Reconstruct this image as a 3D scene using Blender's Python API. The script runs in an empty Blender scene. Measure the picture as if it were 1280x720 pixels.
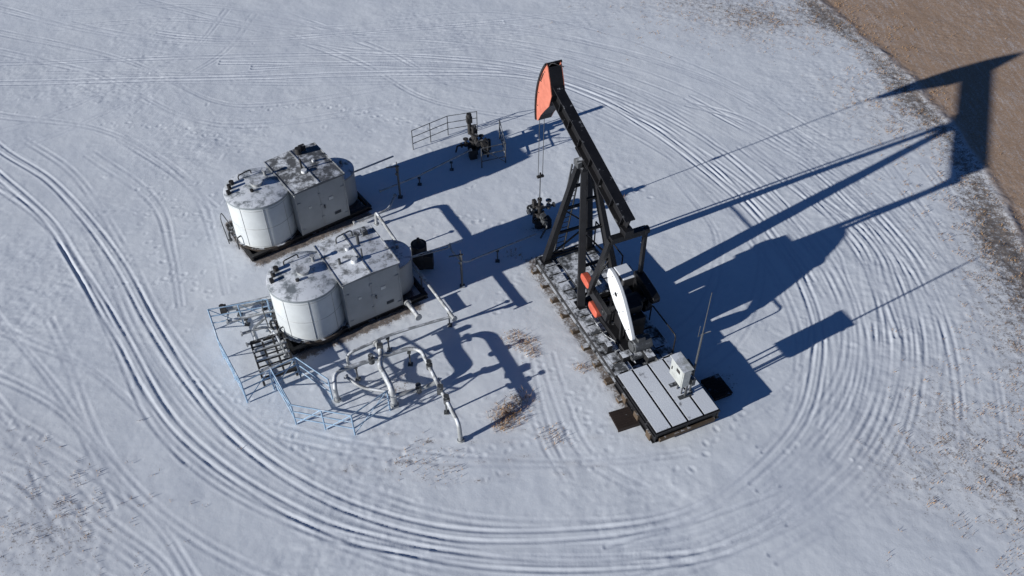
import bpy, math, random
import numpy as np
from mathutils import Vector, Matrix, noise as mnoise
random.seed(7); rng=np.random.default_rng(11)
sc=bpy.context.scene
R=math.radians
# ------------------------------------------------------------ camera / light
cam=bpy.data.cameras.new("camera"); co=bpy.data.objects.new("camera",cam); sc.collection.objects.link(co)
co.location=(0,0,25); co.rotation_euler=(R(45),0,0); cam.lens=30.94; cam.sensor_width=36; cam.clip_end=6000
sc.camera=co
EL=15.5; AZ=30.0   # shadows fall towards AZ (deg ccw from +X)
w=bpy.data.worlds.new("World"); sc.world=w; w.use_nodes=True
nt=w.node_tree; bg=nt.nodes['Background']; sky=nt.nodes.new('ShaderNodeTexSky')
sky.sky_type='NISHITA'; sky.sun_disc=False; sky.sun_elevation=R(EL); sky.sun_rotation=R(240)
sky.dust_density=.2; sky.ozone_density=3.5; sky.air_density=1.0; sky.altitude=800
tint=nt.nodes.new('ShaderNodeMix'); tint.data_type='RGBA'; tint.blend_type='MULTIPLY'; tint.inputs[0].default_value=1; tint.inputs[7].default_value=(.50,.66,.92,1)
nt.links.new(sky.outputs[0],tint.inputs[6]); nt.links.new(tint.outputs[2],bg.inputs[0]); bg.inputs[1].default_value=0.05
sl=bpy.data.lights.new("sun",'SUN'); sl.energy=5.0; sl.angle=R(0.5); sl.color=(1.0,0.985,0.955)
so=bpy.data.objects.new("sun",sl); sc.collection.objects.link(so)
d=Vector((math.cos(R(AZ))*math.cos(R(EL)),math.sin(R(AZ))*math.cos(R(EL)),-math.sin(R(EL))))
so.rotation_euler=d.to_track_quat('-Z','Y').to_euler(); so.location=(-20,-10,30)
sc.view_settings.view_transform='Standard'; sc.view_settings.look='None'; sc.view_settings.exposure=0

# ------------------------------------------------------------ materials
def newmat(name):
    m=bpy.data.materials.new(name); m.use_nodes=True
    n=m.node_tree; return m,n,n.nodes,n.links,n.nodes['Principled BSDF']
def node(n,t,**k):
    x=n.nodes.new(t)
    for a,b in k.items(): setattr(x,a,b)
    return x
def ramp(n,fac,stops):
    r=node(n,'ShaderNodeValToRGB'); e=r.color_ramp.elements
    while len(e)<len(stops): e.new(0.5)
    for i,(p,c) in enumerate(stops):
        e[i].position=p; e[i].color=(c,c,c,1) if isinstance(c,(int,float)) else (*c,1)
    n.links.new(fac,r.inputs[0]); return r.outputs[0]
def noise(n,vec,scale,detail=4,rough=.55):
    x=node(n,'ShaderNodeTexNoise'); x.inputs['Scale'].default_value=scale; x.inputs['Detail'].default_value=detail
    x.inputs['Roughness'].default_value=rough
    if vec is not None: n.links.new(vec,x.inputs['Vector'])
    return x.outputs['Fac']
def math_(n,op,a,b=None,clamp=False):
    x=node(n,'ShaderNodeMath',operation=op,use_clamp=clamp)
    for i,v in enumerate((a,b)):
        if v is None: continue
        if isinstance(v,(int,float)): x.inputs[i].default_value=v
        else: n.links.new(v,x.inputs[i])
    return x.outputs[0]
def mix(n,f,a,b):
    x=node(n,'ShaderNodeMix',data_type='RGBA')
    for i,v in ((0,f),(6,a),(7,b)):
        if isinstance(v,(int,float)): x.inputs[i].default_value=v
        elif isinstance(v,tuple): x.inputs[i].default_value=(*v,1)
        else: n.links.new(v,x.inputs[i])
    return x.outputs[2]
SNOW=(.84,.875,.925)
def painted(name,col,rough=.5,metal=0.,snow=0.,wear=.25,bump=.15,scale=3.):
    """paint/steel with uneven tone, grime and (snow 0..1) settled snow on upward faces"""
    m,n,ns,ln,b=newmat(name)
    tc=node(n,'ShaderNodeTexCoord').outputs['Object']
    f1=noise(n,tc,scale,5,.6); f2=noise(n,tc,scale*6,4,.6)
    dark=tuple(c*(1-wear) for c in col); lite=tuple(min(1,c*(1+wear*.6)+.004) for c in col)
    c=mix(n,ramp(n,f1,[(.3,0),(.7,1)]),dark,lite)
    c=mix(n,ramp(n,f2,[(.62,0),(.74,wear)]),c,(.12,.09,.07))
    if snow>0:
        g=node(n,'ShaderNodeNewGeometry'); sx=node(n,'ShaderNodeSeparateXYZ'); ln.new(g.outputs['Normal'],sx.inputs[0])
        up=ramp(n,sx.outputs[2],[(.45,0),(.8,1)])
        f3=noise(n,g.outputs['Position'],2.3,6,.7)
        t=.75-snow*.5
        pat=ramp(n,f3,[(max(0,t-.08),0),(min(1,t+.07),1)])
        s=math_(n,'MULTIPLY',up,pat)
        c=mix(n,s,c,SNOW)
        r=math_(n,'MAXIMUM',s,rough); ln.new(r,b.inputs['Roughness'])
        mm=math_(n,'SUBTRACT',metal,s,clamp=True); ln.new(mm,b.inputs['Metallic'])
    else:
        b.inputs['Roughness'].default_value=rough; b.inputs['Metallic'].default_value=metal
    ln.new(c,b.inputs['Base Color'])
    bp=node(n,'ShaderNodeBump'); bp.inputs['Strength'].default_value=bump; bp.inputs['Distance'].default_value=.02
    ln.new(f2,bp.inputs['Height']); ln.new(bp.outputs[0],b.inputs['Normal'])
    return m
M_black=painted("black_paint",(.009,.009,.011),.5,snow=.12)
M_blackS=painted("black_steel_snowy",(.018,.018,.02),.6,snow=.50)
M_deck=painted("deck_snow",(.05,.05,.055),.7,snow=.86)
M_walk=painted("walkway_steel",(.09,.095,.10),.65,snow=.50)
M_orange=painted("orange_paint",(.60,.185,.12),.6,snow=0,wear=.2)
M_red=painted("red_orange_weight",(.58,.11,.06),.5,wear=.25)
M_white=painted("white_paint",(.80,.82,.84),.5,wear=.08)
M_tank=painted("tank_cladding",(.62,.65,.66),.5,wear=.12,scale=1.2)
M_tanktop=painted("tank_top_steel",(.30,.33,.35),.55,.3,snow=.56,wear=.2)
M_clad=painted("shed_cladding",(.37,.385,.39),.5,.1,snow=0,wear=.16,scale=1.0)
M_roofA=painted("shed_roof",(.17,.175,.18),.6,.2,snow=.38)
M_roofB=painted("shed_roof_snowy",(.24,.25,.255),.6,.2,snow=.60)
M_trim=painted("shed_trim",(.36,.37,.37),.5,.2,snow=.4)
M_steel=painted("galvanised_pipe",(.46,.47,.47),.42,.35,snow=.42)
M_grey=painted("grey_steel",(.10,.105,.11),.55,.3,snow=.3)
M_blue=painted("pale_blue_rail",(.30,.44,.60),.5,snow=.35)
M_cab=painted("cabinet_paint",(.46,.48,.46),.5,snow=.5)
M_dark=painted("dark_steel",(.03,.028,.028),.7,snow=.2)
M_mat=painted("rubber_mat",(.03,.018,.014),.9,snow=.16)
M_timber=painted("timber",(.10,.07,.045),.9,snow=.35)
M_sign=painted("sign_plate",(.7,.7,.66),.5)
M_pad=painted("frozen_dirt",(.06,.048,.04),.95,snow=.38,bump=.6)

# ------------------------------------------------------------ mesh builder
class B:
    def __init__(s): s.v=[]; s.f=[]
    def add(s,vs,fs):
        o=len(s.v); s.v+= [tuple(x) for x in vs]; s.f+=[tuple(i+o for i in f) for f in fs]; return s
    def box(s,c,size,rz=0,mat=None):
        x,y,z=[q/2 for q in size]
        vs=[Vector(p) for p in ((-x,-y,-z),(x,-y,-z),(x,y,-z),(-x,y,-z),(-x,-y,z),(x,-y,z),(x,y,z),(-x,y,z))]
        M=Matrix.Rotation(rz,3,'Z') if mat is None else mat
        vs=[M@p+Vector(c) for p in vs]
        return s.add(vs,[(0,3,2,1),(4,5,6,7),(0,1,5,4),(1,2,6,5),(2,3,7,6),(3,0,4,7)])
    def frame(s,p1,p2):
        p1=Vector(p1);p2=Vector(p2); z=(p2-p1).normalized()
        up=Vector((0,0,1)) if abs(z.z)<.95 else Vector((1,0,0))
        x=z.cross(up).normalized(); y=x.cross(z).normalized()
        return p1,p2,x,y,z
    def beam(s,p1,p2,wd,ht,w2=None,h2=None):
        p1,p2,x,y,z=s.frame(p1,p2); w2=w2 or wd; h2=h2 or ht
        vs=[]
        for p,a,b in ((p1,wd/2,ht/2),(p2,w2/2,h2/2)):
            vs+=[p-x*a-y*b,p+x*a-y*b,p+x*a+y*b,p-x*a+y*b]
        return s.add(vs,[(0,1,2,3),(7,6,5,4),(0,4,5,1),(1,5,6,2),(2,6,7,3),(3,7,4,0)])
    def ibeam(s,p1,p2,wd,ht,t=.04):
        p1,p2,x,y,z=s.frame(p1,p2); 
        s.beam(p1,p2,t,ht-2*t)
        s.beam(p1+y*(ht/2-t/2),p2+y*(ht/2-t/2),wd,t); s.beam(p1-y*(ht/2-t/2),p2-y*(ht/2-t/2),wd,t)
        return s
    def cyl(s,p1,p2,r,r2=None,seg=20,cap=True):
        p1,p2,x,y,z=s.frame(p1,p2); r2=r if r2 is None else r2
        vs=[]
        for p,q in ((p1,r),(p2,r2)):
            for i in range(seg):
                a=2*math.pi*i/seg; vs.append(p+x*math.cos(a)*q+y*math.sin(a)*q)
        fs=[(i,(i+1)%seg,seg+(i+1)%seg,seg+i) for i in range(seg)]
        if cap: fs+=[tuple(range(seg-1,-1,-1)),tuple(range(seg,2*seg))]
        return s.add(vs,fs)
    def lathe(s,prof,c=(0,0,0),seg=48):
        vs=[];n=len(prof)
        for i in range(seg):
            a=2*math.pi*i/seg
            for r,z in prof: vs.append((c[0]+r*math.cos(a),c[1]+r*math.sin(a),c[2]+z))
        fs=[]
        for i in range(seg):
            j=(i+1)%seg
            for k in range(n-1): fs.append((i*n+k,j*n+k,j*n+k+1,i*n+k+1))
        return s.add(vs,fs)
    def tube(s,path,r,fillet=.15,seg=12,flange=0):
        P=[Vector(p) for p in path]; Q=[P[0]]
        for i in range(1,len(P)-1):
            a=(P[i-1]-P[i]);b=(P[i+1]-P[i]); f=min(fillet,a.length*.45,b.length*.45)
            A=P[i]+a.normalized()*f; C=P[i]+b.normalized()*f
            for k in range(6):
                t=k/5; Q.append(A*(1-t)**2+P[i]*2*t*(1-t)+C*t*t)
        Q.append(P[-1])
        T=[(Q[min(i+1,len(Q)-1)]-Q[max(i-1,0)]).normalized() for i in range(len(Q))]
        up=Vector((0,0,1)) if abs(T[0].z)<.9 else Vector((1,0,0))
        x=T[0].cross(up).normalized(); vs=[]
        for q,t in zip(Q,T):
            x=(x-t*x.dot(t)).normalized(); y=t.cross(x)
            for k in range(seg):
                a=2*math.pi*k/seg; vs.append(q+x*math.cos(a)*r+y*math.sin(a)*r)
        fs=[]
        for i in range(len(Q)-1):
            for k in range(seg):
                k2=(k+1)%seg; fs.append((i*seg+k,i*seg+k2,(i+1)*seg+k2,(i+1)*seg+k))
        fs+=[tuple(range(seg-1,-1,-1)),tuple(range((len(Q)-1)*seg,len(Q)*seg))]
        s.add(vs,fs)
        if flange:
            for e,t in ((P[0],T[0]),(P[-1],-T[-1])):
                s.cyl(e-t*.01,e+t*.05,r+flange,seg=16)
        return s
    def prism(s,pts,y0,y1):
        """outline in local X-Z, extruded along Y"""
        n=len(pts); vs=[(p[0],y0,p[1]) for p in pts]+[(p[0],y1,p[1]) for p in pts]
        fs=[tuple(range(n)),tuple(range(2*n-1,n-1,-1))]+[(i,n+i,n+(i+1)%n,(i+1)%n) for i in range(n)]
        return s.add(vs,fs)
    def obj(s,name,mat,parent=None,smooth=False,bevel=0):
        me=bpy.data.meshes.new(name); me.from_pydata(s.v,[],s.f); me.materials.append(mat)
        import bmesh
        bm=bmesh.new(); bm.from_mesh(me); bmesh.ops.recalc_face_normals(bm,faces=bm.faces); bm.to_mesh(me); bm.free()
        if smooth:
            me.polygons.foreach_set('use_smooth',[True]*len(me.polygons))
            try: me.set_sharp_from_angle(angle=R(40))
            except Exception: pass
        o=bpy.data.objects.new(name,me); sc.collection.objects.link(o)
        if parent: o.parent=parent
        if bevel:
            b=o.modifiers.new("bevel",'BEVEL'); b.width=bevel; b.segments=2; b.limit_method='ANGLE'
        return o
def empty(name,loc=(0,0,0),rz=0):
    e=bpy.data.objects.new(name,None); e.location=loc; e.rotation_euler=(0,0,rz); e.empty_display_size=.5
    sc.collection.objects.link(e); return e

# ------------------------------------------------------------ GROUND
xs=np.concatenate([-np.geomspace(2500,32,26)[:-1],np.arange(-32,32.001,.046),np.geomspace(32,2500,26)[1:]])
ys=np.concatenate([-np.geomspace(2500,2,26)[:-1],np.linspace(-2,11.7,60)[:-1],np.arange(11.7,51,.046),np.geomspace(51,2500,26)[1:]])
X,Y=np.meshgrid(xs,ys); NY,NX=X.shape
def vnoise(x,y,seed):
    r=np.random.default_rng(seed).random((256,256)).astype(np.float32)
    xi=np.floor(x).astype(int); yi=np.floor(y).astype(int); fx=x-xi; fy=y-yi
    fx=fx*fx*(3-2*fx); fy=fy*fy*(3-2*fy)
    a=r[yi&255,xi&255];b=r[yi&255,(xi+1)&255];c=r[(yi+1)&255,xi&255];d_=r[(yi+1)&255,(xi+1)&255]
    return (a*(1-fx)+b*fx)*(1-fy)+(c*(1-fx)+d_*fx)*fy-.5
def fbm(x,y,seed,oc=4,g=.5):
    z=0;a=1
    for i in range(oc):
        z=z+a*vnoise(x*1.0*(2**i)+i*17.3,y*(2**i)+i*9.1,seed+i); a*=g
    return z
Z=.05*fbm(X/6,Y/6,1,3)
Z+=.015*fbm(X/.9,Y/.9,5,4,.52)
rough=np.clip(fbm(X/5,Y/5,40,3)*1.9+.40,0.05,1.3)
Z+=.012*rough*fbm((X+.3*Y)/.28,(Y-.3*X)/.20,9,2,.6)
Z+=.0025*fbm(X/.13,Y/.13,19,2,.6)
def spline(pts,step=.045):
    P=np.array(pts,float); P=np.vstack([2*P[0]-P[1],P,2*P[-1]-P[-2]]); out=[]
    for i in range(1,len(P)-2):
        L=np.linalg.norm(P[i+1]-P[i]); n=max(2,int(L/step)); t=np.linspace(0,1,n,endpoint=False)[:,None]
        a,b,c,e=P[i-1],P[i],P[i+1],P[i+2]
        out.append(.5*((2*b)+(-a+c)*t+(2*a-5*b+4*c-e)*t**2+(-a+3*b-3*c+e)*t**3))
    return np.vstack(out)
ix0=int(np.searchsorted(xs,-32+1e-6))-1; iy0=int(np.searchsorted(ys,11.7-1e-6)); 
x0=xs[ix0]; y0_=ys[iy0]; HX=.046
def stamp(D,P,rad=.32):
    k=int(rad/HX)+1
    for px,py in P:
        if not(-31.5<px<31.5 and 12<py<50.5): continue
        i=ix0+int((px-x0)/HX); j=iy0+int((py-y0_)/HX)
        a=slice(j-k,j+k+1); b=slice(i-k,i+k+1)
        dd=np.hypot(X[a,b]-px,Y[a,b]-py); np.minimum(D[a,b],dd,out=D[a,b])
def offs(P,o,wob=.0,seed=0):
    T=np.gradient(P,axis=0); T/=np.linalg.norm(T,axis=1)[:,None]+1e-9
    s=np.arange(len(P))*.045
    ww=wob*np.sin(s/2.7+seed)+wob*.6*np.sin(s/6.1+seed*2.1)
    return P+np.stack([-T[:,1],T[:,0]],1)*(o+ww)[:,None] if wob else P+np.stack([-T[:,1],T[:,0]],1)*o
TR={
'inner':[(-27.5,37.5),(-24.5,34.5),(-21.2,32.0),(-18.5,29.2),(-16.2,26.4),(-14.0,23.2),(-11.8,20.3),(-9.7,18.0),(-7.4,16.2),(-4.9,14.9),(-2.0,14.1),(1.0,14.0),(4.0,14.3),(6.2,15.0),(8.2,16.4),(10.0,18.3),(11.1,20.5),(11.8,23.2),(11.6,26.4),(10.6,29.7),(8.9,32.9),(7.0,35.8),(4.1,39.0),(0.4,40.9),(-5.9,41.1),(-14.4,40.7),(-26.8,40.2),(-32,40)],
'outer':[(-27,35.2),(-23.5,32.2),(-20.2,29.2),(-17.8,26.2),(-14.9,22.4),(-12.4,19.0),(-10.3,17.0),(-7.8,15.3),(-5.3,14.1),(-2.0,13.3),(1.0,13.0),(3.9,13.1),(6.4,13.5),(9.2,14.9),(11.5,16.7)],
'top':[(-32,42),(-27.6,42.1),(-19.1,42.7),(-10.5,43.1),(-3.5,42.7),(.9,41.7),(5,39.3),(8.3,36.4),(10.8,32.9),(12.5,28.9),(13.3,25.4),(13.1,22.4),(12.1,19.7),(10.4,17.6),(7.9,15.75)],
'r1':[(8.9,38.2),(11.5,36.8),(13.7,34.1),(15.7,30.5),(16.7,26.9),(16.7,23.25),(16.1,20.1),(15.2,17.3)],
'r2':[(9,38.8),(13.5,33.5),(15,30.5),(15.7,28.2),(15.9,25.4),(15.4,22),(14.05,18.65),(12.5,16.4),(10.75,14.85),(8,13.2)],
'r3':[(11,34.6),(14.4,28.4),(14.6,25.4),(14.2,22),(13,19),(11.3,16.7),(9.3,15.15),(6.5,13.75),(3,12.3)],
'ul':[(-30,38.6),(-25.6,37.2),(-20.4,36.1),(-16.5,33.5),(-13.1,30)],
'ul2':[(-32,49),(-30.2,48.3),(-23.6,45.5),(-16.9,44.2),(-9.8,44.6),(-1.8,45.5),(6,47.5)],
'ul3':[(-22,49.3),(-15.6,46.5),(-10,45.5),(-1.8,46.5),(5.3,43.75),(10.8,39.7),(14,35.5),(16.8,30.5),(17.9,26)],
'bl':[(-20,18.6),(-17.4,17.3),(-15.4,16.4),(-13,14.6),(-10.8,13.2),(-9.9,12.2)],
'bl2':[(-21,20.2),(-18,18.65),(-14.5,16.7),(-11.4,14.6),(-9.2,12.2)],
'pad':[(-8,18.0),(-5.4,17.3),(-2.1,16.85),(1.1,16.7),(3.8,16.85),(6,17.2)],
'pad2':[(1.3,21.5),(1.5,20.4),(2.1,17.95),(2.9,16.6),(4.4,15.6)],
'pad3':[(.4,22),(.7,19.8),(1.2,17.6),(1.9,16.0)],
'x1':[(-30,44),(-22,41),(-16,37),(-12,36.5),(-6,38)],
'x2':[(-28,33),(-23,35),(-19,39),(-16,43),(-15,48)],
'x3':[(-31,30),(-26,27),(-21,22),(-17,18),(-14,14)],
'x4':[(-26,24),(-20,21),(-16,19),(-12,15.5)],
'x5':[(-14,46),(-8,42),(-4,38.5),(2,37),(6,38.5)],
'x6':[(6,20),(9,23),(10.5,28),(9,33)],
'x7':[(-26,46),(-18,46.8),(-8,43.5),(0,43.8),(7,41)],
'x8':[(17.6,33),(18.2,28),(18,22),(16.8,17)],
'x9':[(-20,34),(-16,30.5),(-14.2,27),(-13,24)],
}
D1=np.full(X.shape,9.,np.float32); D2=D1.copy(); D3=D1.copy()
for k in ('inner','outer'):
    P=spline(TR[k])
    for o in (-.17,.17): stamp(D1,offs(P,o,.02,o*9))
for k in ('top','r1','r2'):
    P=spline(TR[k])
    for o in (-.15,.15): stamp(D2,offs(P,o,.04,o*7))
P=spline(TR['r3'],.06)
for o in (-.15,.15,.55): stamp(D2,offs(P,o,.06,o*7))
for k in ('ul','ul3','ul2','bl','bl2','pad','pad2','pad3','x1','x2','x3','x4','x5','x6','x7','x8','x9'):
    P=spline(TR[k],.06)
    for o in (-.16,.15): stamp(D3,offs(P,o,.08,o*7))
    if k[0]=='x':
        for o in (1.6,1.9): stamp(D3,offs(P,o,.08,o*7))
for k,n,lo,hi in (('inner',4,-1.9,1.9),('outer',3,-2.6,.6),('top',8,-2.6,2.2),('r1',6,-1.8,1.0),('r2',5,-1,1),('r3',6,-1.2,1.2),('ul3',4,-2,2),('ul2',4,-1.5,1.5),('bl',3,-1.5,1.5)):
    P=spline(TR[k],.07)
    for q in range(n):
        o=random.uniform(lo,hi); a=random.randint(0,len(P)//2); b=random.randint(len(P)*2//3,len(P))
        Q=offs(P,o,.32,random.uniform(0,9))[a:b]
        if len(Q)<4: continue
        T=D2 if (random.random()<.22 and k!='inner') else D3
        stamp(T,Q)
        if random.random()<.6: stamp(T,offs(Q,.26))
def rut(D,dep,wd):
    return -dep*np.exp(-(D/wd)**2)+dep*.5*np.exp(-((D-wd*1.9)/(wd*.7))**2)
tn=fbm(X/1.6,Y/1.6,77,4,.6)
tr=np.clip(.8+1.2*tn,.2,1.5); tr1=np.clip(.95+.5*tn,.75,1.2)
Z+=rut(D1,.0195,.060)*tr1+rut(D2,.0145,.062)*tr+rut(D3,.0070,.066)*tr
def foot(px,py,rad,dep,el=1.0):
    if not(-31<px<31 and 12.3<py<50): return
    i=ix0+int((px-x0)/HX); j=iy0+int((py-y0_)/HX); k=int(rad*3*el/HX)+1
    a=slice(j-k,j+k+1); b=slice(i-k,i+k+1); t=random.uniform(0,3.14); c_,s_=math.cos(t),math.sin(t)
    u=X[a,b]-px; v=Y[a,b]-py
    dd=np.hypot((u*c_+v*s_)/el,(-u*s_+v*c_)*1.0); Z[a,b]+=-dep*np.exp(-(dd/rad)**2)+dep*.4*np.exp(-((dd-rad*1.7)/(rad*.5))**2)
trails=[((-17,31),(-12,29)),((-16,25),(-12.5,26.5)),((-9,33),(-4,33.5)),((-13,38),(-3,36.5)),((-3,30),(1,29)),
 ((-1,24),(1.2,27)),((-4,16.5),(3,19)),((-12,20),(-6,17)),((0,22),(3,17.5)),((5,16.5),(9,19)),((-20,37),(-12,34)),((-22,22),(-16,17)),((3,33),(7,31)),((-15,28),(-11.5,24))]
for (a,b) in trails:
    a=np.array(a);b=np.array(b); L=np.linalg.norm(b-a); t=(b-a)/L; nrm=np.array([-t[1],t[0]])
    for k in range(int(L/.38)):
        wv=math.sin(k*.21+a[0])*.5
        p=a+t*(k*.38+random.uniform(-.08,.08))+nrm*(wv+(.12 if k%2 else -.12)+random.uniform(-.06,.06))
        foot(p[0],p[1],.075,random.uniform(.006,.014),1.4)
for q in range(800):
    cx,cy=random.choice([(-15,28),(-13,33),(-4,20),(-1,29),(-20,40),(1,19),(-6,36),(9,20)])
    foot(random.gauss(cx,3.),random.gauss(cy,2.2),random.uniform(.05,.1),random.uniform(-.008,.009),random.uniform(1,2.5))
# masks
yb=np.array([-2500,5,15,22,27,29.7,32.9,36.1,41.3,45.5,49.3,55,70,2500.]); xb=np.array([30,21.4,21.5,21.5,21.8,21.9,22.0,21.8,21.0,19.5,18.5,16,8,-900.])
edge=X-np.interp(Y,yb,xb)+.35*fbm(X/1.4,Y/1.4,90,3)
field=1/(1+np.exp(-edge/.10))
def blob(cx,cy,rx,ry): return np.exp(-(((X-cx)/rx)**2+((Y-cy)/ry)**2))
dirt=.52*np.exp(-((edge+.6)/1.2)**2)+.46*blob(17,15.5,2.4,3.2)+.42*blob(19,22,2.0,6)+.50*blob(14.5,46.8,4.5,2.6)+.38*blob(-14.8,14,3.2,2.2)+.34*blob(10,49.5,5,2)+.34*blob(12.8,16.5,1.8,2.6)+.27*blob(15,19,1.3,3)+.3*blob(20.2,29,1.4,4)
dirt+=.38*blob(18.5,38,2.6,4)+.22*blob(-17.5,17.5,3,2)
def oriented(cx,cy,ang,hx,hy,soft):
    c_,s_=math.cos(ang),math.sin(ang); u=(X-cx)*c_+(Y-cy)*s_; v=-(X-cx)*s_+(Y-cy)*c_
    dd=np.hypot(np.maximum(np.abs(u)-hx,0),np.maximum(np.abs(v)-hy,0)); return np.exp(-(dd/soft)**2)
dirt+=.95*oriented(-9.3,29.2,R(36.4),2.5,1.5,.33)+.9*oriented(-6.5,23.9,R(31.9),2.4,1.4,.3)
PA=math.atan2(.914,-.405)
dirt+=.72*oriented(5.95-.405*5.6,17.95+.914*5.6,PA,4.3,1.25,.36)
for (cx,cy,r_) in ((.45,22,.5),(-.1,18.8,.55),(.3,19.35,.4),(-.3,18.3,.45),(1.12,28.6,.8),(-1.5,34.1,.8),(7.6,20.2,.9),(-4.2,20,1.2)): dirt+=.42*blob(cx,cy,r_,r_*.8)
for q in range(60): 
    dirt+=0 if q%2 else .35*blob(random.uniform(-6,3),random.uniform(16,18.3),.35,.12)
Z=np.where(edge>0,Z-.03*np.clip(edge/.4,0,1),Z)+.05*np.exp(-((edge+.1)/.35)**2)*(.6+fbm(X/.8,Y/.8,60,2))
Z+=.024*np.clip(dirt*1.4,0,1)*fbm(X/.22,Y/.22,123,2)
far=np.maximum(np.abs(X)-31.5,0)+np.maximum(np.abs(Y-31)-19.5,0); Z=Z*np.exp(-far/4)
verts=np.stack([X,Y,Z],-1).reshape(-1,3).astype(np.float32)
me=bpy.data.meshes.new("snow_ground"); me.vertices.add(len(verts)); me.vertices.foreach_set('co',verts.ravel())
idx=np.arange(NX*NY).reshape(NY,NX); q=np.stack([idx[:-1,:-1],idx[:-1,1:],idx[1:,1:],idx[1:,:-1]],-1).reshape(-1,4)
me.loops.add(q.size); me.loops.foreach_set('vertex_index',q.ravel().astype(np.int32))
me.polygons.add(len(q)); me.polygons.foreach_set('loop_start',(np.arange(len(q))*4).astype(np.int32))
me.update(calc_edges=True)
me.polygons.foreach_set('use_smooth',np.ones(len(q),bool))
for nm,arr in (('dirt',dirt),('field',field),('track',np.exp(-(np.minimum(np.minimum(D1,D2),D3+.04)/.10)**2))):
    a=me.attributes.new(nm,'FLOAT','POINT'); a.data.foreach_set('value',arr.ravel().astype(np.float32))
g=bpy.data.objects.new("snow_ground",me); sc.collection.objects.link(g)
m,n,ns,ln,b=newmat("snow_and_stubble")
geo=node(n,'ShaderNodeNewGeometry').outputs['Position']
def attr(nm): return node(n,'ShaderNodeAttribute',attribute_name=nm).outputs['Fac']
nA=noise(n,geo,.35,4,.6); nB=noise(n,geo,3.2,5,.65); nC=noise(n,geo,14,4,.7); nD=noise(n,geo,45,2,.6)
c=mix(n,ramp(n,nA,[(.35,0),(.65,1)]),(.83,.875,.935),(.89,.93,.975))
c=mix(n,ramp(n,nB,[(.54,0),(.80,.28)]),c,(.66,.70,.78))
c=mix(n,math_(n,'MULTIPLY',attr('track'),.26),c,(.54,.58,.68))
c=mix(n,ramp(n,nC,[(.72,0),(.82,.4)]),c,(.38,.39,.42))
c=mix(n,math_(n,'MULTIPLY',attr('dirt'),.42,clamp=True),c,(.58,.53,.50))
soil=mix(n,ramp(n,nC,[(.35,0),(.65,1)]),(.04,.033,.03),(.25,.185,.14))
ds=math_(n,'ADD',math_(n,'MULTIPLY',nB,.45),math_(n,'MULTIPLY',nC,.55))
dm=math_(n,'ADD',ds,math_(n,'MULTIPLY',attr('dirt'),.38))
dmask=ramp(n,dm,[(.66,0),(.78,.88)])
c=mix(n,dmask,c,soil)
# stubble field
mp=node(n,'ShaderNodeMapping'); mp.inputs['Rotation'].default_value=(0,0,R(25)); mp.inputs['Scale'].default_value=(6,.8,1); ln.new(geo,mp.inputs['Vector'])
nS=noise(n,mp.outputs[0],1.0,4,.6)
st=mix(n,ramp(n,nD,[(.3,0),(.7,1)]),(.27,.175,.115),(.66,.47,.335))
sn=math_(n,'ADD',math_(n,'MULTIPLY',nC,.55),math_(n,'MULTIPLY',nS,.30))
sn=math_(n,'ADD',sn,math_(n,'MULTIPLY',nA,.15))
st=mix(n,ramp(n,sn,[(.50,0),(.64,.7)]),st,(.74,.74,.76))
c=mix(n,attr('field'),c,st)
ln.new(c,b.inputs['Base Color']); b.inputs['Roughness'].default_value=.85; b.inputs['Specular IOR Level'].default_value=.25
hh=math_(n,'ADD',math_(n,'MULTIPLY',nC,.6),math_(n,'MULTIPLY',nD,.25))
bp=node(n,'ShaderNodeBump'); bp.inputs['Strength'].default_value=.36; bp.inputs['Distance'].default_value=.018
ln.new(hh,bp.inputs['Height']); ln.new(bp.outputs[0],b.inputs['Normal'])
me.materials.append(m)

# ------------------------------------------------------------ PUMP JACK  (local +X forward to the well, +Y to the left side)
pj=empty("pump_jack",(5.95,17.95,0),PA)
CS,CH=8.17,6.2; RR=3.62
def sadd(ang,r): return (CS+r*math.cos(R(ang)),CH+r*math.sin(R(ang)))
b=B()
for y in (1.16,.62,-.62,-1.16): b.ibeam((2.75,y,.42),(9.45,y,.42),.2,.42)
for x in np.arange(2.9,9.5,.93): b.ibeam((x,-1.05,.36),(x,1.05,.36),.14,.26)
b.beam((9.48,-1.26,.42),(9.48,1.26,.42),.08,.42)
b.obj("skid_frame",M_blackS,pj,bevel=.006)
b=B()
for i in range(9): b.box((2.1+i*.9,0,.09),(.22,3.0,.17))
b.obj("skid_timbers",M_timber,pj,bevel=.01)
b=B()
for i in range(13): b.box((3.0+i*.5,.9,.655),(.44,.42,.035))
b.obj("left_walkway",M_walk,pj)
b=B()
for i in range(13): b.box((3.0+i*.5,-.9,.655),(.44,.42,.035))
b.box((7.9,0,.655),(2.6,1.0,.03))
b.obj("right_walkway",M_walk,pj)
b=B()
for i in range(4): b.box((1.32,-.945+i*.63,.70),(2.72,.565,.05))
b.obj("platform_panels",M_deck,pj,bevel=.01)
b=B()
b.box((1.32,0,.63),(2.8,2.56,.08))
for y in (-1.24,0,1.24): b.ibeam((-.06,y,.38),(2.7,y,.38),.18,.40)
for x in (0,1.3,2.65): b.ibeam((x,-1.2,.38),(x,1.2,.38),.16,.38)
b.obj("platform_frame",M_black,pj,bevel=.006)
b=B(); 
for x in (.25,1.1,1.95): b.box((x,1.30,.28),(.28,.1,.34)); b.box((x,-1.30,.28),(.28,.1,.34))
b.box((-.1,0,.30),(.08,2.2,.16))
b.obj("platform_blocks",M_timber,pj,bevel=.01)
b=B()
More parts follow.
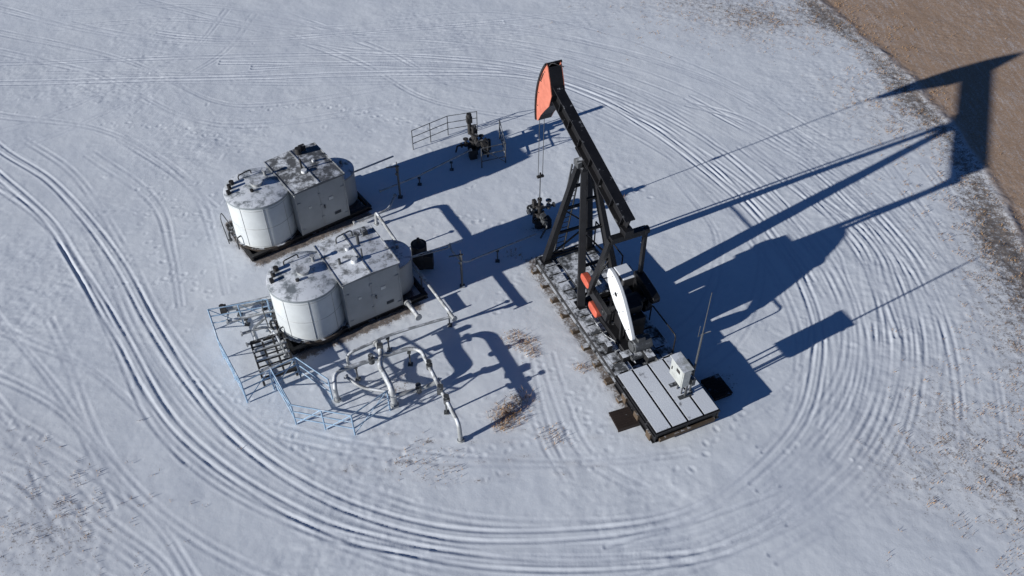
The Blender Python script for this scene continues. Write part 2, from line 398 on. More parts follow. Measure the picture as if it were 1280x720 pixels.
for (x,y,a_,c_,h_) in ((3.3,.55,.3,.4,.25),(2.95,-.2,.4,.3,.3),(3.9,.95,.25,.2,.35),(6.6,-.2,.5,.4,.25),(7.4,.3,.3,.3,.2)):
    b.box((x,y,.66+h_/2),(a_,c_,h_))
b.tube([(2.9,.35,.72),(3.9,.45,.72),(4.6,.75,.72),(5.6,.75,.72)],.03); b.tube([(5.8,-.7,.72),(7.0,-.4,.72),(9.1,-.5,.72)],.03)
b.obj("deck_fittings",M_blackS,pj,bevel=.01)
# samson post
b=B()
for y in (-1,1):
    b.beam((9.15,y*.98,.62),(CS+.12,y*.2,CH-.35),.26,.24,.22,.2)
    b.beam((6.35,y*.80,.62),(CS-.2,y*.18,CH-.35),.30,.28,.2,.2)
def lerp(a,b_,t): return tuple(a[i]*(1-t)+b_[i]*t for i in range(3))
FL=[(9.15,.98,.62),(CS+.12,.2,CH-.35)]; FR=[(9.15,-.98,.62),(CS+.12,-.2,CH-.35)]
BL=[(6.35,.8,.62),(CS-.2,.18,CH-.35)]; BR=[(6.35,-.8,.62),(CS-.2,-.18,CH-.35)]
for t in (.03,.30,.56,.78):
    b.beam(lerp(*FL,t),lerp(*FR,t),.1,.1); b.beam(lerp(*BL,t),lerp(*BR,t),.1,.1)
b.beam(lerp(*FL,.03),lerp(*FR,.30),.06,.06); b.beam(lerp(*FR,.30),lerp(*FL,.56),.06,.06)
b.beam(lerp(*BL,.03),lerp(*BR,.30),.06,.06); b.beam(lerp(*BR,.30),lerp(*BL,.56),.06,.06)
b.box((CS-.03,0,CH-.33),(.62,.62,.10)); b.box((9.15,.98,.66),(.5,.4,.06)); b.box((9.15,-.98,.66),(.5,.4,.06)); b.box((6.35,.8,.66),(.5,.4,.06)); b.box((6.35,-.8,.66),(.5,.4,.06))
b.obj("samson_post",M_black,pj,bevel=.008)
b=B(); b.cyl((CS,-.42,CH-.12),(CS,.42,CH-.12),.13); b.box((CS,.32,CH-.2),(.34,.18,.24)); b.box((CS,-.32,CH-.2),(.34,.18,.24))
b.obj("saddle_bearing",M_grey,pj,smooth=True,bevel=.01)
b=B()
l0=(9.42,0,.66); l1=(CS+.42,0,CH-.55)
for y in (.2,-.2): b.beam((l0[0],y+.25,l0[2]),(l1[0],y+.12,l1[2]),.045,.06)
for i in range(1,17):
    t=i/17; p=lerp(l0,l1,t); o_=.25*(1-t)+.12*t; b.cyl((p[0],o_-.2,p[2]),(p[0],o_+.2,p[2]),.018,seg=8)
b.obj("ladder",M_grey,pj)
# walking beam (tilted, head up)
TI=18.3
dv=Vector((math.cos(R(TI)),0,math.sin(R(TI)))); uv=Vector((-math.sin(R(TI)),0,math.cos(R(TI))))
c0=Vector((CS,0,CH))+uv*.30
b=B(); b.ibeam(c0-dv*3.25,c0+dv*2.95,.38,.64,.05)
for t in (-3.0,-2.2,-1.3,-.45,.45,1.3,2.1,2.8):
    for y in (.11,-.11):
        p=c0+dv*t+Vector((0,y,0)); b.box(p,(.03,.14,.5),mat=Matrix.Rotation(-R(TI),3,'Y'))
b.beam(c0-dv*.5-uv*.34,c0+dv*.5-uv*.34,.44,.05)
b.obj("walking_beam",M_black,pj,bevel=.006)
# horse head
arc=[sadd(a,RR) for a in np.linspace(-9,38,22)]
back=[sadd(38,RR-.16),sadd(33,RR-.62),sadd(26,RR-1.0),sadd(14,RR-1.02),sadd(5,RR-.75),sadd(-3,RR-.42),sadd(-9,RR-.16)]
b=B()
b.prism(arc+back,.255,.285); b.prism(arc+back,-.285,-.255)
b.obj("horse_head_side",M_orange,pj)
b=B()
inn=[sadd(a,RR-.06) for a in np.linspace(38,-9,22)]
b.prism([sadd(a,RR+.02) for a in np.linspace(-9,38,22)]+inn,-.34,.34)
b.prism(back[:4]+[(p[0]+.03,p[1]-.02) for p in back[:4][::-1]],-.254,.254)
b.prism(back[3:]+[(p[0]+.05,p[1]) for p in back[3:][::-1]],-.254,.254)
for a in (0,8,16,24,32): 
    p=sadd(a,RR-.3); b.box((p[0],0,p[1]),(.5,.5,.03),mat=Matrix.Rotation(-R(a),3,'Y'))
b.obj("horse_head_face",M_black,pj)
b=B()
b.tube([(sadd(30,RR-.12)[0],.3,sadd(30,RR-.12)[1]),(sadd(22,RR-.12)[0],.3,sadd(22,RR-.12)[1])],.02)
for a in (2,12,22,32): p=sadd(a,RR-.15); b.cyl((p[0],.28,p[1]),(p[0],.30,p[1]),.025,seg=8)
b.tube([(sadd(38,RR-.1)[0],.2,sadd(38,RR-.1)[1]),(sadd(43,RR-.1)[0],.2,sadd(43,RR-.1)[1]),(sadd(43,RR-.35)[0],-.2,sadd(43,RR-.35)[1])],.018)
b.obj("head_latch",M_dark,pj)
wx=CS+RR+.03
b=B()
for y in (.1,-.1): b.cyl((wx,y,2.75),(wx,y,CH+.1),.014,seg=8); b.tube([(sadd(a,RR+.04)[0],y,sadd(a,RR+.04)[1]) for a in np.linspace(0,34,12)],.014,fillet=.02,seg=6)
b.cyl((wx,0,1.5),(wx,0,2.9),.022,seg=8)
b.obj("bridle_cable",M_grey,pj)
b=B(); b.box((wx,0,2.72),(.12,.30,.09)); b.cyl((wx,0,2.76),(wx,0,2.9),.04)
b.obj("carrier_bar",M_dark,pj,bevel=.01)
# equaliser, pitmans, gearbox, cranks
tail=c0-dv*3.2
b=B()
b.beam((tail.x,-.78,tail.z-.5),(tail.x,.62,tail.z-.5),.24,.24); b.cyl((tail.x,-.16,tail.z-.36),(tail.x,.16,tail.z-.36),.18)
b.box((tail.x,0,tail.z-.3),(.36,.34,.26)); b.cyl((tail.x,-.86,tail.z-.5),(tail.x,-.68,tail.z-.5),.15)
b.obj("equalizer",M_black,pj,bevel=.01)
CC=(4.55,2.05)
pin=(CC[0]+.95,CC[1]+.2)
b=B()
b.beam((tail.x,.62,tail.z-.5),(pin[0],.98,pin[1]),.16,.2); b.beam((tail.x,-.76,tail.z-.5),(pin[0]-.2,-.98,pin[1]),.13,.16)
b.obj("pitman_arms",M_black,pj,bevel=.01)
b=B()
b.box((CC[0],-.12,1.35),(1.5,.66,1.2)); b.box((CC[0]+.1,-.12,2.1),(1.15,.60,.42)); b.box((CC[0],0,.8),(2.2,1.1,.2))
b.cyl((CC[0],-.98,CC[1]),(CC[0],.98,CC[1]),.13); b.cyl((CC[0],-.55,CC[1]),(CC[0],.28,CC[1]),.34)
b.obj("gearbox",M_black,pj,smooth=True,bevel=.03)
def at_(ang):
    dx,dz=math.cos(R(ang)),math.sin(R(ang))
    return lambda l,o_: (CC[0]+dx*l-dz*o_,CC[1]+dz*l+dx*o_)
def rounded(at,l0_,l1_,o0,o1):
    pts=[]; cx=(l0_+l1_)/2; hx=(l1_-l0_)/2; cy=(o0+o1)/2; hy=(o1-o0)/2
    for i in range(28):
        a=2*math.pi*i/28; ca,sa=math.cos(a),math.sin(a)
        pts.append(at(cx+hx*math.copysign(abs(ca)**.6,ca),cy+hy*math.copysign(abs(sa)**.6,sa)))
    return pts
at=at_(8)
for y,nm in ((.86,"left"),(-.86,"right")):
    b=B(); b.prism([at(-.3,-.2),at(.2,-.22),at(1.5,-.14),at(1.5,.14),at(.2,.22),at(-.3,.2)],y-.09,y+.09); sgn=1 if y>0 else -1
    b.cyl((pin[0],y-.12,pin[1]),(pin[0],y+.2*sgn,pin[1]),.12); b.obj(nm+"_crank",M_black,pj,bevel=.015,smooth=True)
b=B(); b.prism(rounded(at,1.0,1.62,.12,.46),.80,1.06); b.prism(rounded(at,.15,.8,-.60,-.22),.80,1.06)
b.obj("left_counterweights",M_red,pj,smooth=True,bevel=.03)
b=B(); b.prism(rounded(at,-.5,1.0,.1,.55),-1.1,-.80); b.prism(rounded(at,-.2,1.2,-.8,-.2),-1.1,-.80)
b.obj("right_counterweights",M_black,pj,smooth=True,bevel=.03)
# white guard: tall leaf shape beside the gearbox
pa=Vector((5.28,3.40)); pb=Vector((3.25,1.62)); ax=(pb-pa); px_=Vector((-ax.y,ax.x)).normalized(); o=[]
prof=[(0,0),(.02,.14),(.07,.25),(.16,.36),(.30,.44),(.45,.44),(.6,.38),(.75,.29),(.88,.20),(.97,.13),(1,.05)]
for t,wd in prof: q_=pa+ax*t+px_*wd*1.0; o.append((q_.x,q_.y))
for t,wd in prof[::-1]: q_=pa+ax*t-px_*wd*1.0; o.append((q_.x,q_.y))
b=B(); b.prism(o[:-1],.30,.46)
b.obj("belt_guard",M_white,pj,smooth=True,bevel=.03)
b=B()
for t in (.12,.35,.6,.85):
    q_=pa+ax*t
    for sg in (-1,1): 
        z_=q_+px_*.22*sg*(1-t*.5); b.cyl((z_.x,.455,z_.y),(z_.x,.475,z_.y),.022,seg=8)
q_=pa+ax*.36; b.cyl((q_.x,.455,q_.y),(q_.x,.468,q_.y),.09,seg=16)
b.beam((4.0,.38,.7),(4.1,.38,2.0),.1,.1); b.beam((4.9,.38,.7),(4.8,.38,2.4),.1,.1); b.obj("guard_bracket",M_black,pj)
b=B(); b.box((5.75,-.62,2.2),(.8,.6,.42)); b.obj("brake_housing",M_deck,pj,bevel=.05)
b=B(); b.box((5.75,-.62,1.3),(.6,.45,1.35)); b.obj("brake_stand",M_black,pj,bevel=.02)
b=B(); b.cyl((3.35,-.4,1.15),(3.35,.3,1.15),.27); b.box((3.35,0,.82),(.7,.9,.14)); b.box((3.35,0,1.42),(.26,.3,.2)); b.cyl((3.35,.28,1.15),(3.35,.36,1.15),.2)
b.obj("electric_motor",M_grey,pj,smooth=True,bevel=.01)
b=B()
for x in (6.9,9.1): b.cyl((x,-1.2,.6),(x,-1.2,2.0),.03,seg=8)
b.tube([(6.9,-1.2,2.0),(9.1,-1.2,2.0)],.03)
b.tube([(2.9,-1.2,.66),(2.9,-1.2,1.5),(4.6,-1.2,1.5),(4.6,-1.2,.66)],.028)
b.obj("guard_rail",M_black,pj)
# control cabinet + antenna on platform
cb=empty("control_cabinet",(5.95-.405*1.2+.914*.45,17.95+.914*1.2+.405*.45,.725),PA)
b=B()
for x in (-.3,.3): b.beam((x,0,0),(x,0,.9),.06,.06); b.box((x,0,.01),(.16,.5,.03))
b.beam((-.42,0,.8),(.42,0,.8),.05,.05); b.beam((-.42,0,1.4),(.42,0,1.4),.05,.05); b.cyl((.1,.05,0),(.1,.05,.7),.03); b.cyl((-.15,.05,0),(-.15,.05,.7),.025)
b.obj("stand",M_grey,cb)
b=B(); b.box((0,.16,1.12),(.78,.30,.86)); b.obj("enclosure",M_cab,cb,bevel=.015)
b=B(); b.box((0,.32,1.12),(.70,.02,.78)); b.box((0,.17,1.57),(.86,.42,.03)); b.obj("door_and_hood",M_cab,cb,bevel=.006)
b=B(); b.box((.25,.335,1.12),(.05,.03,.14)); b.box((-.1,.335,1.3),(.2,.012,.14)); b.obj("door_hardware",M_dark,cb)
b=B(); b.box((.1,-.22,1.0),(.36,.2,.5)); b.box((-.3,-.18,.75),(.2,.14,.3)); b.obj("junction_box",M_grey,cb,bevel=.01)
an=empty("radio_antenna_mast",(5.95-.405*1.02+.914*.72,17.95+.914*1.02+.405*.72,.725))
b=B(); b.cyl((0,0,0),(0,0,3.0),.036,seg=10); b.cyl((0,0,3.0),(0,0,4.9),.02,.014,seg=8); b.box((0,0,.01),(.2,.2,.03)); b.beam((0,0,3.0),(.28,.1,3.0),.03,.03)
b.cyl((-.14,-.05,2.9),(-.14,-.05,3.4),.012,seg=8); b.beam((-.14,-.05,2.95),(0,0,2.95),.02,.02)
b.obj("mast",M_grey,an)
dk=empty("steel_step",(3.95,18.45,0),PA-R(4)); b=B(); b.box((0,0,.18),(.78,.95,.05)); 
for x in (-.36,.36): b.beam((x,-.44,.09),(x,.44,.09),.05,.16)
for i in range(8): b.box((-.33+i*.094,0,.215),(.02,.9,.02))
b.obj("tread",M_mat,dk)
dk=empty("steel_step",(7.35,19.85,0),PA); b=B(); b.box((0,0,.14),(.95,.75,.05))
for x in (-.44,.44): b.beam((x,-.35,.06),(x,.35,.06),.05,.11)
for i in range(8): b.box((-.40+i*.114,0,.175),(.025,.7,.02))
b.obj("tread",M_mat,dk)

# ------------------------------------------------------------ WELLHEAD
def wellhead(loc,rz,small=False):
    e=empty("wellhead",loc,rz); b=B()
    b.cyl((0,0,0),(0,0,.35),.19); b.cyl((0,0,.33),(0,0,.41),.30,seg=16); b.cyl((0,0,.42),(0,0,.50),.30,seg=16)
    b.cyl((0,0,.5),(0,0,.8),.13); b.cyl((0,0,.78),(0,0,.84),.22,seg=16); b.cyl((0,0,.84),(0,0,1.15),.11); b.cyl((0,0,1.13),(0,0,1.2),.18,seg=16)
    b.cyl((0,0,1.2),(0,0,1.5),.07); b.cyl((0,0,1.45),(0,0,1.55),.1)
    b.obj("casing_stack",M_dark,e,smooth=True)
    b=B()
    b.tube([(-.62,0,.64),(.62,0,.64)],.06,flange=.06); b.tube([(0,-.7,1.0),(0,.55,1.0)],.055,flange=.06)
    for p,q in (((-.38,0,.64),(-.38,0,.92)),((.38,0,.64),(.38,0,.92)),((0,-.42,1.0),(0,-.42,1.3)),((0,.35,1.0),(.25,.35,1.0))):
        b.cyl(p,q,.035,seg=10); zz=Vector(q)-Vector(p); b.cyl(Vector(p)-zz*.3,Vector(p)+zz*.35,.1,seg=12); b.cyl(q,Vector(q)+zz.normalized()*.03,.13,seg=16)
    b.tube([(.62,0,.64),(.8,0,.64),(.8,0,.05)],.05); b.tube([(-.62,0,.64),(-.8,0,.64),(-.8,.3,.1)],.04)
    b.obj("valves",M_grey if not small else M_dark,e,smooth=True)
    b=B(); b.box((-.15,-.3,.25),(.35,.3,.5)); b.cyl((.1,.2,.2),(.1,.2,1.3),.07); b.box((.1,.2,1.35),(.2,.16,.22)); b.obj("chemical_pump",M_dark,e,bevel=.02)
    return e
wellhead((5.95-.405*wx,17.95+.914*wx,0),PA)
w2=wellhead((-1.8,34.0,0),R(20),True)
b=B(); b.cyl((-.1,.25,1.0),(-.1,.25,1.8),.09); b.box((-.1,.25,1.8),(.26,.2,.34)); b.cyl((-.1,.25,1.9),(-.1,.25,2.1),.12); b.tube([(.5,-.6,.1),(.5,-.6,1.1),(.0,-.6,1.1)],.05); b.box((.45,-.3,.5),(.3,.5,.5)); b.obj("actuator",M_dark,w2,bevel=.02)

# ------------------------------------------------------------ TANK UNITS
def unit(c,rz,dy,roof,variant):
    e=empty("tank_unit",(c[0],c[1],0),rz)
    TH_=2.42
    b=B()
    for y in (-dy/2+.1,dy/2-.1): b.ibeam((-3.45,y,.12),(2.2,y,.12),.16,.22)
    for x in (-3.4,-2.2,-1.15,0,1.15,2.15): b.ibeam((x,-dy/2,.12),(x,dy/2,.12),.14,.2)
    b.obj("base_skid",M_dark,e)
    tx=-2.12; tc=(tx,.06,0)
    b=B(); b.cyl((tx,.06,.08),(tx,.06,.26),1.42,seg=48); b.obj("tank_base_ring",M_pad,e)
    b=B()
    b.lathe([(1.31,.24),(1.31,TH_-.05),(1.30,TH_)],tc,64)
    b.obj("tank_shell",M_tank,e,smooth=True)
    b=B(); 
    for z in (.32,1.25,2.2): b.lathe([(1.312,z-.012),(1.320,z),(1.312,z+.012)],tc,64)
    for k in range(5):
        a=3.0+k*.72; b.beam((tc[0]+1.313*math.cos(a),tc[1]+1.313*math.sin(a),.3),(tc[0]+1.313*math.cos(a),tc[1]+1.313*math.sin(a),TH_-.12),.015,.02)
    b.obj("tank_bands",M_trim,e,smooth=True)
    b=B(); b.lathe([(1.345,TH_-.10),(1.345,TH_+.0),(1.30,TH_+.015),(.9,TH_+.06),(.45,TH_+.10),(0.001,TH_+.12)],tc,64)
    b.obj("tank_roof",M_tanktop,e,smooth=True)
    b=B()
    for i in range(8):
        a=2*math.pi*i/8+.2; b.beam((tc[0]+.3*math.cos(a),tc[1]+.3*math.sin(a),TH_+.105),(tc[0]+1.3*math.cos(a),tc[1]+1.3*math.sin(a),TH_+.012),.02,.016)
    b.cyl((tc[0]+.05,.1,TH_+.1),(tc[0]+.05,.1,TH_+.24),.22); b.cyl((tc[0]+.05,.1,TH_+.24),(tc[0]+.05,.1,TH_+.28),.26)
    b.cyl((tc[0]+.6,.5,TH_+.03),(tc[0]+.6,.5,TH_+.32),.06); b.cyl((tc[0]+.6,.5,TH_+.32),(tc[0]+.6,.5,TH_+.36),.1)
    b.obj("roof_fittings",M_steel,e,smooth=True)
    b=B()
    b.cyl((tc[0]-.95,.55,TH_),(tc[0]-.95,.55,TH_+.26),.08); b.cyl((tc[0]-.75,.8,TH_),(tc[0]-.75,.8,TH_+.2),.10); b.box((tc[0]-1.1,.3,TH_+.1),(.14,.16,.18))
    b.tube([(tc[0]-.4,.9,TH_+.03),(tc[0]-.4,.9,TH_+.25),(tc[0]+.2,1.0,TH_+.25),(tc[0]+.2,1.0,TH_)],.025)
    b.cyl((tc[0]-.3,-.2,TH_+.08),(tc[0]-.3,-.2,TH_+.2),.07)
    b.obj("vent_pipes",M_dark,e,smooth=True)
    t2=(1.3,.1,0)
    b=B(); b.lathe([(.88,.24),(.88,1.65),(.86,1.72)],t2,56); b.obj("small_tank_shell",M_clad,e,smooth=True)
    b=B(); b.lathe([(.90,1.66),(.90,1.73),(.7,1.79),(.35,1.83),(.001,1.84)],t2,56); b.cyl((1.75,.2,1.78),(1.75,.2,2.0),.06); b.obj("small_tank_roof",M_roofB,e,smooth=True)
    hx,hy,HH=1.13,dy/2,2.5
    b=B(); b.box((0,0,.24+(HH-.3)/2),(2*hx,2*hy,HH-.3)); b.obj("shed_walls",M_clad,e,bevel=.012)
    b=B(); o_=.06   # low-pitched roof, ridge across the shed
    b.prism([(-hx-o_,HH-.06),(hx+o_,HH-.06),(hx+o_,HH),(0,HH+.07),(-hx-o_,HH)],-hy-o_,hy+o_)
    b.obj("shed_roof",roof,e,bevel=.01)
    b=B()
    for s in (-1,1):
        b.box((s*(hx+.05),0,HH+.012),(.04,2*hy+.08,.022))
        b.box((s*(hx-.02),-hy-.008,1.3),(.06,.02,2.1))
        b.box((s*(hx-.02),hy+.008,1.3),(.06,.02,2.1))
    b.box((.0,0,HH+.078),(.05,2*hy+.06,.02))
    b.box((-.05,-hy-.006,1.32),(.03,.014,2.0))
    for z in (.75,1.35,1.95): b.box((-.06,-hy-.014,z),(.10,.02,.12))
    for z in (.5,1.9): b.box((hx-.12,-hy-.014,z),(.16,.02,.05)); b.box((-hx+.12,-hy-.014,z),(.16,.02,.05))
    b.obj("shed_trim",M_trim,e)
    b=B(); b.box((.42,-hy-.012,1.55),(.2,.012,.14)); b.box((-.55,-hy-.012,1.5),(.12,.012,.10)); b.obj("placard",M_sign,e)
    b=B(); b.box((.08,-hy-.03,1.25),(.05,.05,.16)); 
    for k in range(4): b.box((.62,-hy-.012,.62+k*.04),(.3,.014,.015))
    b.obj("door_latch_and_louvre",M_grey,e)
    b=B()
    if variant==0:
        b.cyl((.25,.95,HH),(.25,.95,HH+.34),.13); b.box((.5,1.1,HH+.16),(.26,.18,.26)); b.tube([(-.15,-.15,HH),(-.15,-.15,HH+.6)],.04); b.tube([(-.15,-.15,HH+.55),(.05,.55,HH+.3)],.02)
        b.obj("roof_vent",M_dark,e,smooth=True)
        b=B(); b.cyl((-.15,-.35,HH),(-.15,-.35,HH+.17),.12); b.cyl((.5,.1,HH),(.5,.1,HH+.15),.06); b.obj("roof_cowl",M_white,e,smooth=True)
    else:
        b.cyl((.3,.45,HH),(.3,.45,HH+.5),.06); b.cyl((.3,.45,HH+.5),(.3,.45,HH+.56),.11); b.tube([(-.4,.9,HH),(-.4,.9,HH+.33),(.3,1.0,HH+.33),(.3,1.0,HH)],.03); b.cyl((-.75,-.2,HH),(-.75,-.2,HH+.28),.05)
        b.tube([(.1,-.35,HH),(.1,-.35,HH+.5)],.03); b.box((.75,.9,HH+.12),(.2,.3,.22))
        b.obj("roof_vent",M_grey,e,smooth=True)
        b=B(); b.cyl((-.25,-.4,HH),(-.25,-.4,HH+.2),.12); b.cyl((-.2,.35,HH),(-.2,.35,HH+.18),.08); b.obj("roof_cowl",M_white,e,smooth=True)
    b=B(); b.tube([(-3.32,.3,.5),(-3.65,.45,.5),(-3.65,.45,.05)],.05,flange=.03); b.tube([(-3.3,-.3,.7),(-3.6,-.35,.7),(-3.6,-.35,.1)],.03)
    b.cyl((-3.5,.4,.5),(-3.5,.4,.7),.025); b.cyl((-3.5,.4,.7),(-3.5,.4,.73),.08)
    b.tube([(-3.3,.9,.15),(-3.55,1.1,1.1),(-3.75,.7,1.1),(-3.8,.2,.1)],.022)
    b.obj("tank_drain",M_grey,e,smooth=True)
    return e
u1=unit((-8.72,29.62),R(36.4),2.62,M_roofA,0)
u2=unit((-5.86,24.3),R(31.9),2.46,M_roofB,1)
e=empty("separator_drum",(-3.75,26.2,0)); h=1.3; r_=.32
b=B(); b.cyl((0,0,.15),(0,0,h),r_,seg=24); b.cyl((0,0,h),(0,0,h+.12),r_*.7,r_*.3); b.cyl((0,0,h+.1),(0,0,h+.3),.06); b.box((.35,-.1,.5),(.4,.35,.7))
for a in (0,2.1,4.2): b.beam((r_*.8*math.cos(a),r_*.8*math.sin(a),0),(r_*.8*math.cos(a),r_*.8*math.sin(a),.3),.05,.05)
b.obj("drum",M_dark,e,smooth=True)

# ------------------------------------------------------------ PIPING
def piping(name,items,mat=M_steel):
    e=empty(name); b=B()
    for path,r_,fl in items: b.tube(path,r_,fillet=.28,flange=fl)
    b.obj("pipes",mat,e,smooth=True)
    return e
def supports(e,pts):
    b=B()
    for x,y,z in pts: b.beam((x,y,0),(x,y,z-.04),.05,.05); b.box((x,y,z-.07),(.13,.13,.03)); b.box((x,y,.02),(.18,.18,.04))
    b.obj("supports",M_grey,e)
e=piping("pipe_manifold",[
 ([(-6.2,19.3,.05),(-6.2,19.3,.8),(-6.3,19.95,.8),(-5.6,20.3,.8),(-3.75,21.1,.8),(-3.3,21.0,.8),(-2.6,19.45,.8),(-1.8,17.75,.8),(-1.75,17.6,.02)],.08,.05),
 ([(-6.0,20.8,.05),(-6.0,20.85,.75),(-4.6,21.75,.75),(-3.6,22.2,.75),(-2.3,22.72,.75)],.055,.04),
 ([(-4.95,21.4,.75),(-4.7,20.85,.78),(-4.75,20.3,.8),(-4.2,19.25,.8),(-4.15,19.1,.02)],.11,.05),
 ([(-5.9,19.85,.72),(-5.3,19.5,.5),(-4.3,19.35,.45)],.06,.04),
 ([(-4.15,19.2,.45),(-3.2,19.5,.45),(-2.55,19.75,.6)],.08,.05),
])
b=B()
for (x,y,z) in ((-5.05,20.52,.8),(-2.95,20.25,.8),(-2.25,18.7,.8),(-3.3,19.47,.45)):
    b.cyl((x,y,z-.11),(x,y,z+.11),.115,seg=14); b.cyl((x,y,z+.1),(x,y,z+.26),.025,seg=8); b.cyl((x,y,z+.25),(x,y,z+.28),.10,seg=16)
b.box((-2.5,19.15,.86),(.2,.28,.26)); b.box((-4.8,21.1,.9),(.2,.16,.24))
b.obj("valve_bodies",M_grey,e,smooth=True)
supports(e,[(-5.6,20.3,.75),(-3.75,21.0,.75),(-2.3,18.8,.75),(-4.6,21.7,.72)])
e=piping("flow_line_pipe",[
 ([(-5.85,28.8,.1),(-5.8,28.75,.85),(-4.5,26.4,.85),(-2.3,22.75,.85),(-2.15,22.5,.85)],.065,.05),
 ([(-3.55,22.9,.5),(-4.05,23.7,.5)],.09,.05),
 ([(-4.5,25.6,.95),(-2.55,26.35,.95),(-2.5,26.4,1.2),(-2.45,25.95,1.2),(-1.95,25.6,.8),(1.0,27.6,.6)],.035,0),
 ([(-4.1,25.4,1.3),(-2.0,26.4,1.3)],.02,0),
])
supports(e,[(-4.9,27.1,.8),(-3.6,24.9,.8),(-2.4,22.95,.8),(-.6,26.57,.66)])
e=piping("well_flow_line",[
 ([(-7.1,31.0,1.15),(-5.35,32.25,1.15)],.04,0),
 ([(-5.9,30.8,.3),(-4.3,31.6,.5),(-1.9,33.5,.6)],.04,.03),
 ([(-6.8,28.7,.25),(-5.4,29.6,.25),(-5.2,30.6,.25)],.05,.03)])
supports(e,[(-4.2,31.65,.45),(-2.8,32.75,.5)])
for (x,y) in ((-5.0,30.75),(-2.0,25.1)):
    e=empty("gauge_post",(x,y,0)); b=B(); b.cyl((0,0,0),(0,0,1.75),.045,seg=12); b.box((0,0,1.6),(.12,.1,.28)); b.beam((-.45,-.1,1.72),(.1,.02,1.72),.04,.04); b.cyl((0,0,1.75),(0,0,1.95),.02,seg=8); b.obj("post",M_grey,e)
    b=B(); b.cyl((-.02,-.09,1.35),(-.02,-.05,1.35),.08,seg=16); b.box((0,0,.02),(.2,.2,.05)); b.obj("gauge",M_grey,e)
e=piping("header_pipe",[([(-11.05,23.35,.5),(-9.3,23.95,.5),(-8.9,24.1,.5)],.12,.07),([(-10.85,22.75,.42),(-9.4,23.3,.42),(-9.0,23.4,.42)],.07,.05),([(-10.9,23.4,.5),(-10.85,22.75,.42)],.04,0),
  ([(-10.2,22.2,.35),(-9.3,22.6,.35),(-8.9,22.2,.35),(-8.3,21.1,.35)],.06,.04),([(-9.9,21.7,.3),(-9.1,22.1,.3)],.05,.04)],M_steel)
supports(e,[(-10.6,23.5,.4),(-9.7,23.82,.4),(-10.2,23.0,.36)])
b=B(); b.cyl((-11.12,23.33,.32),(-11.12,23.33,.72),.1); b.cyl((-11.2,23.3,.5),(-10.98,23.37,.5),.2,seg=18); b.obj("end_flange",M_dark,e,smooth=True)
rk=empty("pipe_rack",(-8.78,21.1,0),R(24.5)); b=B()
for y in (-.95,.95): b.beam((-.62,y,.38),(.62,y,.38),.09,.12)
for x in (-.6,-.2,.2,.6): b.beam((x,-.95,.38),(x,.95,.38),.07,.1)
for x in (-.6,.6):
    for y in (-.93,.93): b.beam((x,y,0),(x,y,.38),.08,.08)
for k in range(7): b.box((0,-.8+k*.26,.30),(1.2,.05,.03))
b.obj("frame",M_dark,rk)
b=B(); 
for k in range(3): b.tube([(-.6,-.6+k*.5,.48),(.6,-.62+k*.5,.48)],.035,flange=.02)
b.tube([(-.4,.9,.5),(-.4,1.5,.5),(.2,1.9,.5)],.05)
b.obj("rack_pipes",M_steel,rk,smooth=True)
# ------------------------------------------------------------ RAILINGS
def fence(name,path,h=1.1,mat=M_blue,brace=True,r_=.026):
    e=empty(name); b=B(); P=[Vector((x,y,0)) for x,y in path]
    for i in range(len(P)-1):
        a,c=P[i],P[i+1]; L=(c-a).length; k=max(1,round(L/1.3))
        for j in range(k+(1 if i==len(P)-2 else 0)):
            p=a.lerp(c,j/k); b.cyl(p,p+Vector((0,0,h)),r_*1.2,seg=8)
        for z in (h,h*.66,h*.33): b.cyl(a+Vector((0,0,z)),c+Vector((0,0,z)),r_,seg=8)
        if brace:
            for j in range(k): b.cyl(a.lerp(c,j/k)+Vector((0,0,.05)),a.lerp(c,(j+1)/k)+Vector((0,0,h)),r_*.7,seg=6)
    b.obj("rails",mat,e); return e
fence("pipe_railing",[(-9.3,23.3),(-11.4,22.75),(-10.7,21.3),(-9.4,19.25),(-7.7,20.4)])
fence("pipe_railing",[(-8.5,19.9),(-7.5,18.3),(-5.4,17.85),(-4.3,18.9)])
fence("pipe_railing",[(-7.7,20.4),(-6.4,19.4)],brace=False)
fence("pipe_railing",[(-4.7,34.3),(-3.1,35.5),(-1.7,35.9)],mat=M_grey,r_=.018,brace=False)
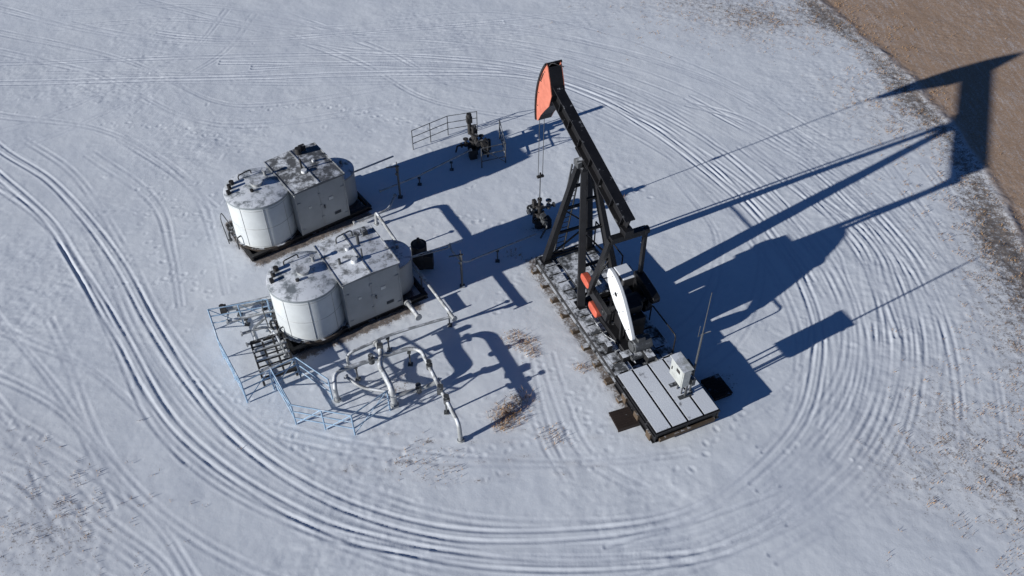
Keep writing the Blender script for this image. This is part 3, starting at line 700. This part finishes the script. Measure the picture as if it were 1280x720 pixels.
fence("pipe_railing",[(-.6,35.2),(-.3,33.3),(-1.4,32.9)],mat=M_grey,r_=.022)

# ------------------------------------------------------------ DRY GRASS (one mesh)
vs=[];fs=[]
def blade(x,y,h,lean):
    a=random.uniform(0,6.28); wd=random.uniform(.006,.012); dx,dy=math.cos(a),math.sin(a); l=random.uniform(0,6.28)
    o=len(vs); tx,ty=x+lean*math.cos(l)*h,y+lean*math.sin(l)*h
    vs.extend([(x-dx*wd,y-dy*wd,-.02),(x+dx*wd,y+dy*wd,-.02),((x+tx)/2+dx*wd*.7,(y+ty)/2+dy*wd*.7,h*.65),((x+tx)/2-dx*wd*.7,(y+ty)/2-dy*wd*.7,h*.65),(tx,ty,h)])
    fs.extend([(o,o+1,o+2,o+3),(o+3,o+2,o+4)])
for (cx,cy,sx,n_,h) in ((.45,22,.45,160,.13),(-.1,18.8,.5,280,.15),(.35,19.4,.4,120,.13),(-.35,18.3,.4,130,.12),(.15,22.4,.4,90,.12),(.75,21.5,.3,70,.12),(-2.2,16.5,.8,60,.07),(-3.5,16.9,.8,60,.07),(1.4,17.8,.5,80,.09),(2.6,20.8,.3,80,.11),(.1,27,.4,60,.1),(4.8,30.6,.25,100,.12)):
    for i in range(n_): blade(random.gauss(cx,sx*.6),random.gauss(cy,sx*.45),h*random.uniform(.4,1.2),random.uniform(.4,1.4))
for (cx,cy,sx,sy,n_) in ((17.5,16,1.9,3,1800),(20,23,1.2,6,1900),(14.5,47,4,2,1700),(-15,14,2.5,1.6,450),(19.5,39,1.6,4,1200)):
    for i in range(n_):
        x,y=random.gauss(cx,sx),random.gauss(cy,sy)
        if mnoise.noise(Vector((x*1.3,y*1.3,3)))>-.02:
            for k in range(3): blade(x+random.gauss(0,.06),y+random.gauss(0,.06),random.uniform(.03,.09),random.uniform(.3,1))
me=bpy.data.meshes.new("dry_grass"); me.from_pydata(vs,[],fs)
me.materials.append(painted("dry_grass_blades",(.44,.27,.13),.9,wear=.4)); o=bpy.data.objects.new("dry_grass",me); sc.collection.objects.link(o)
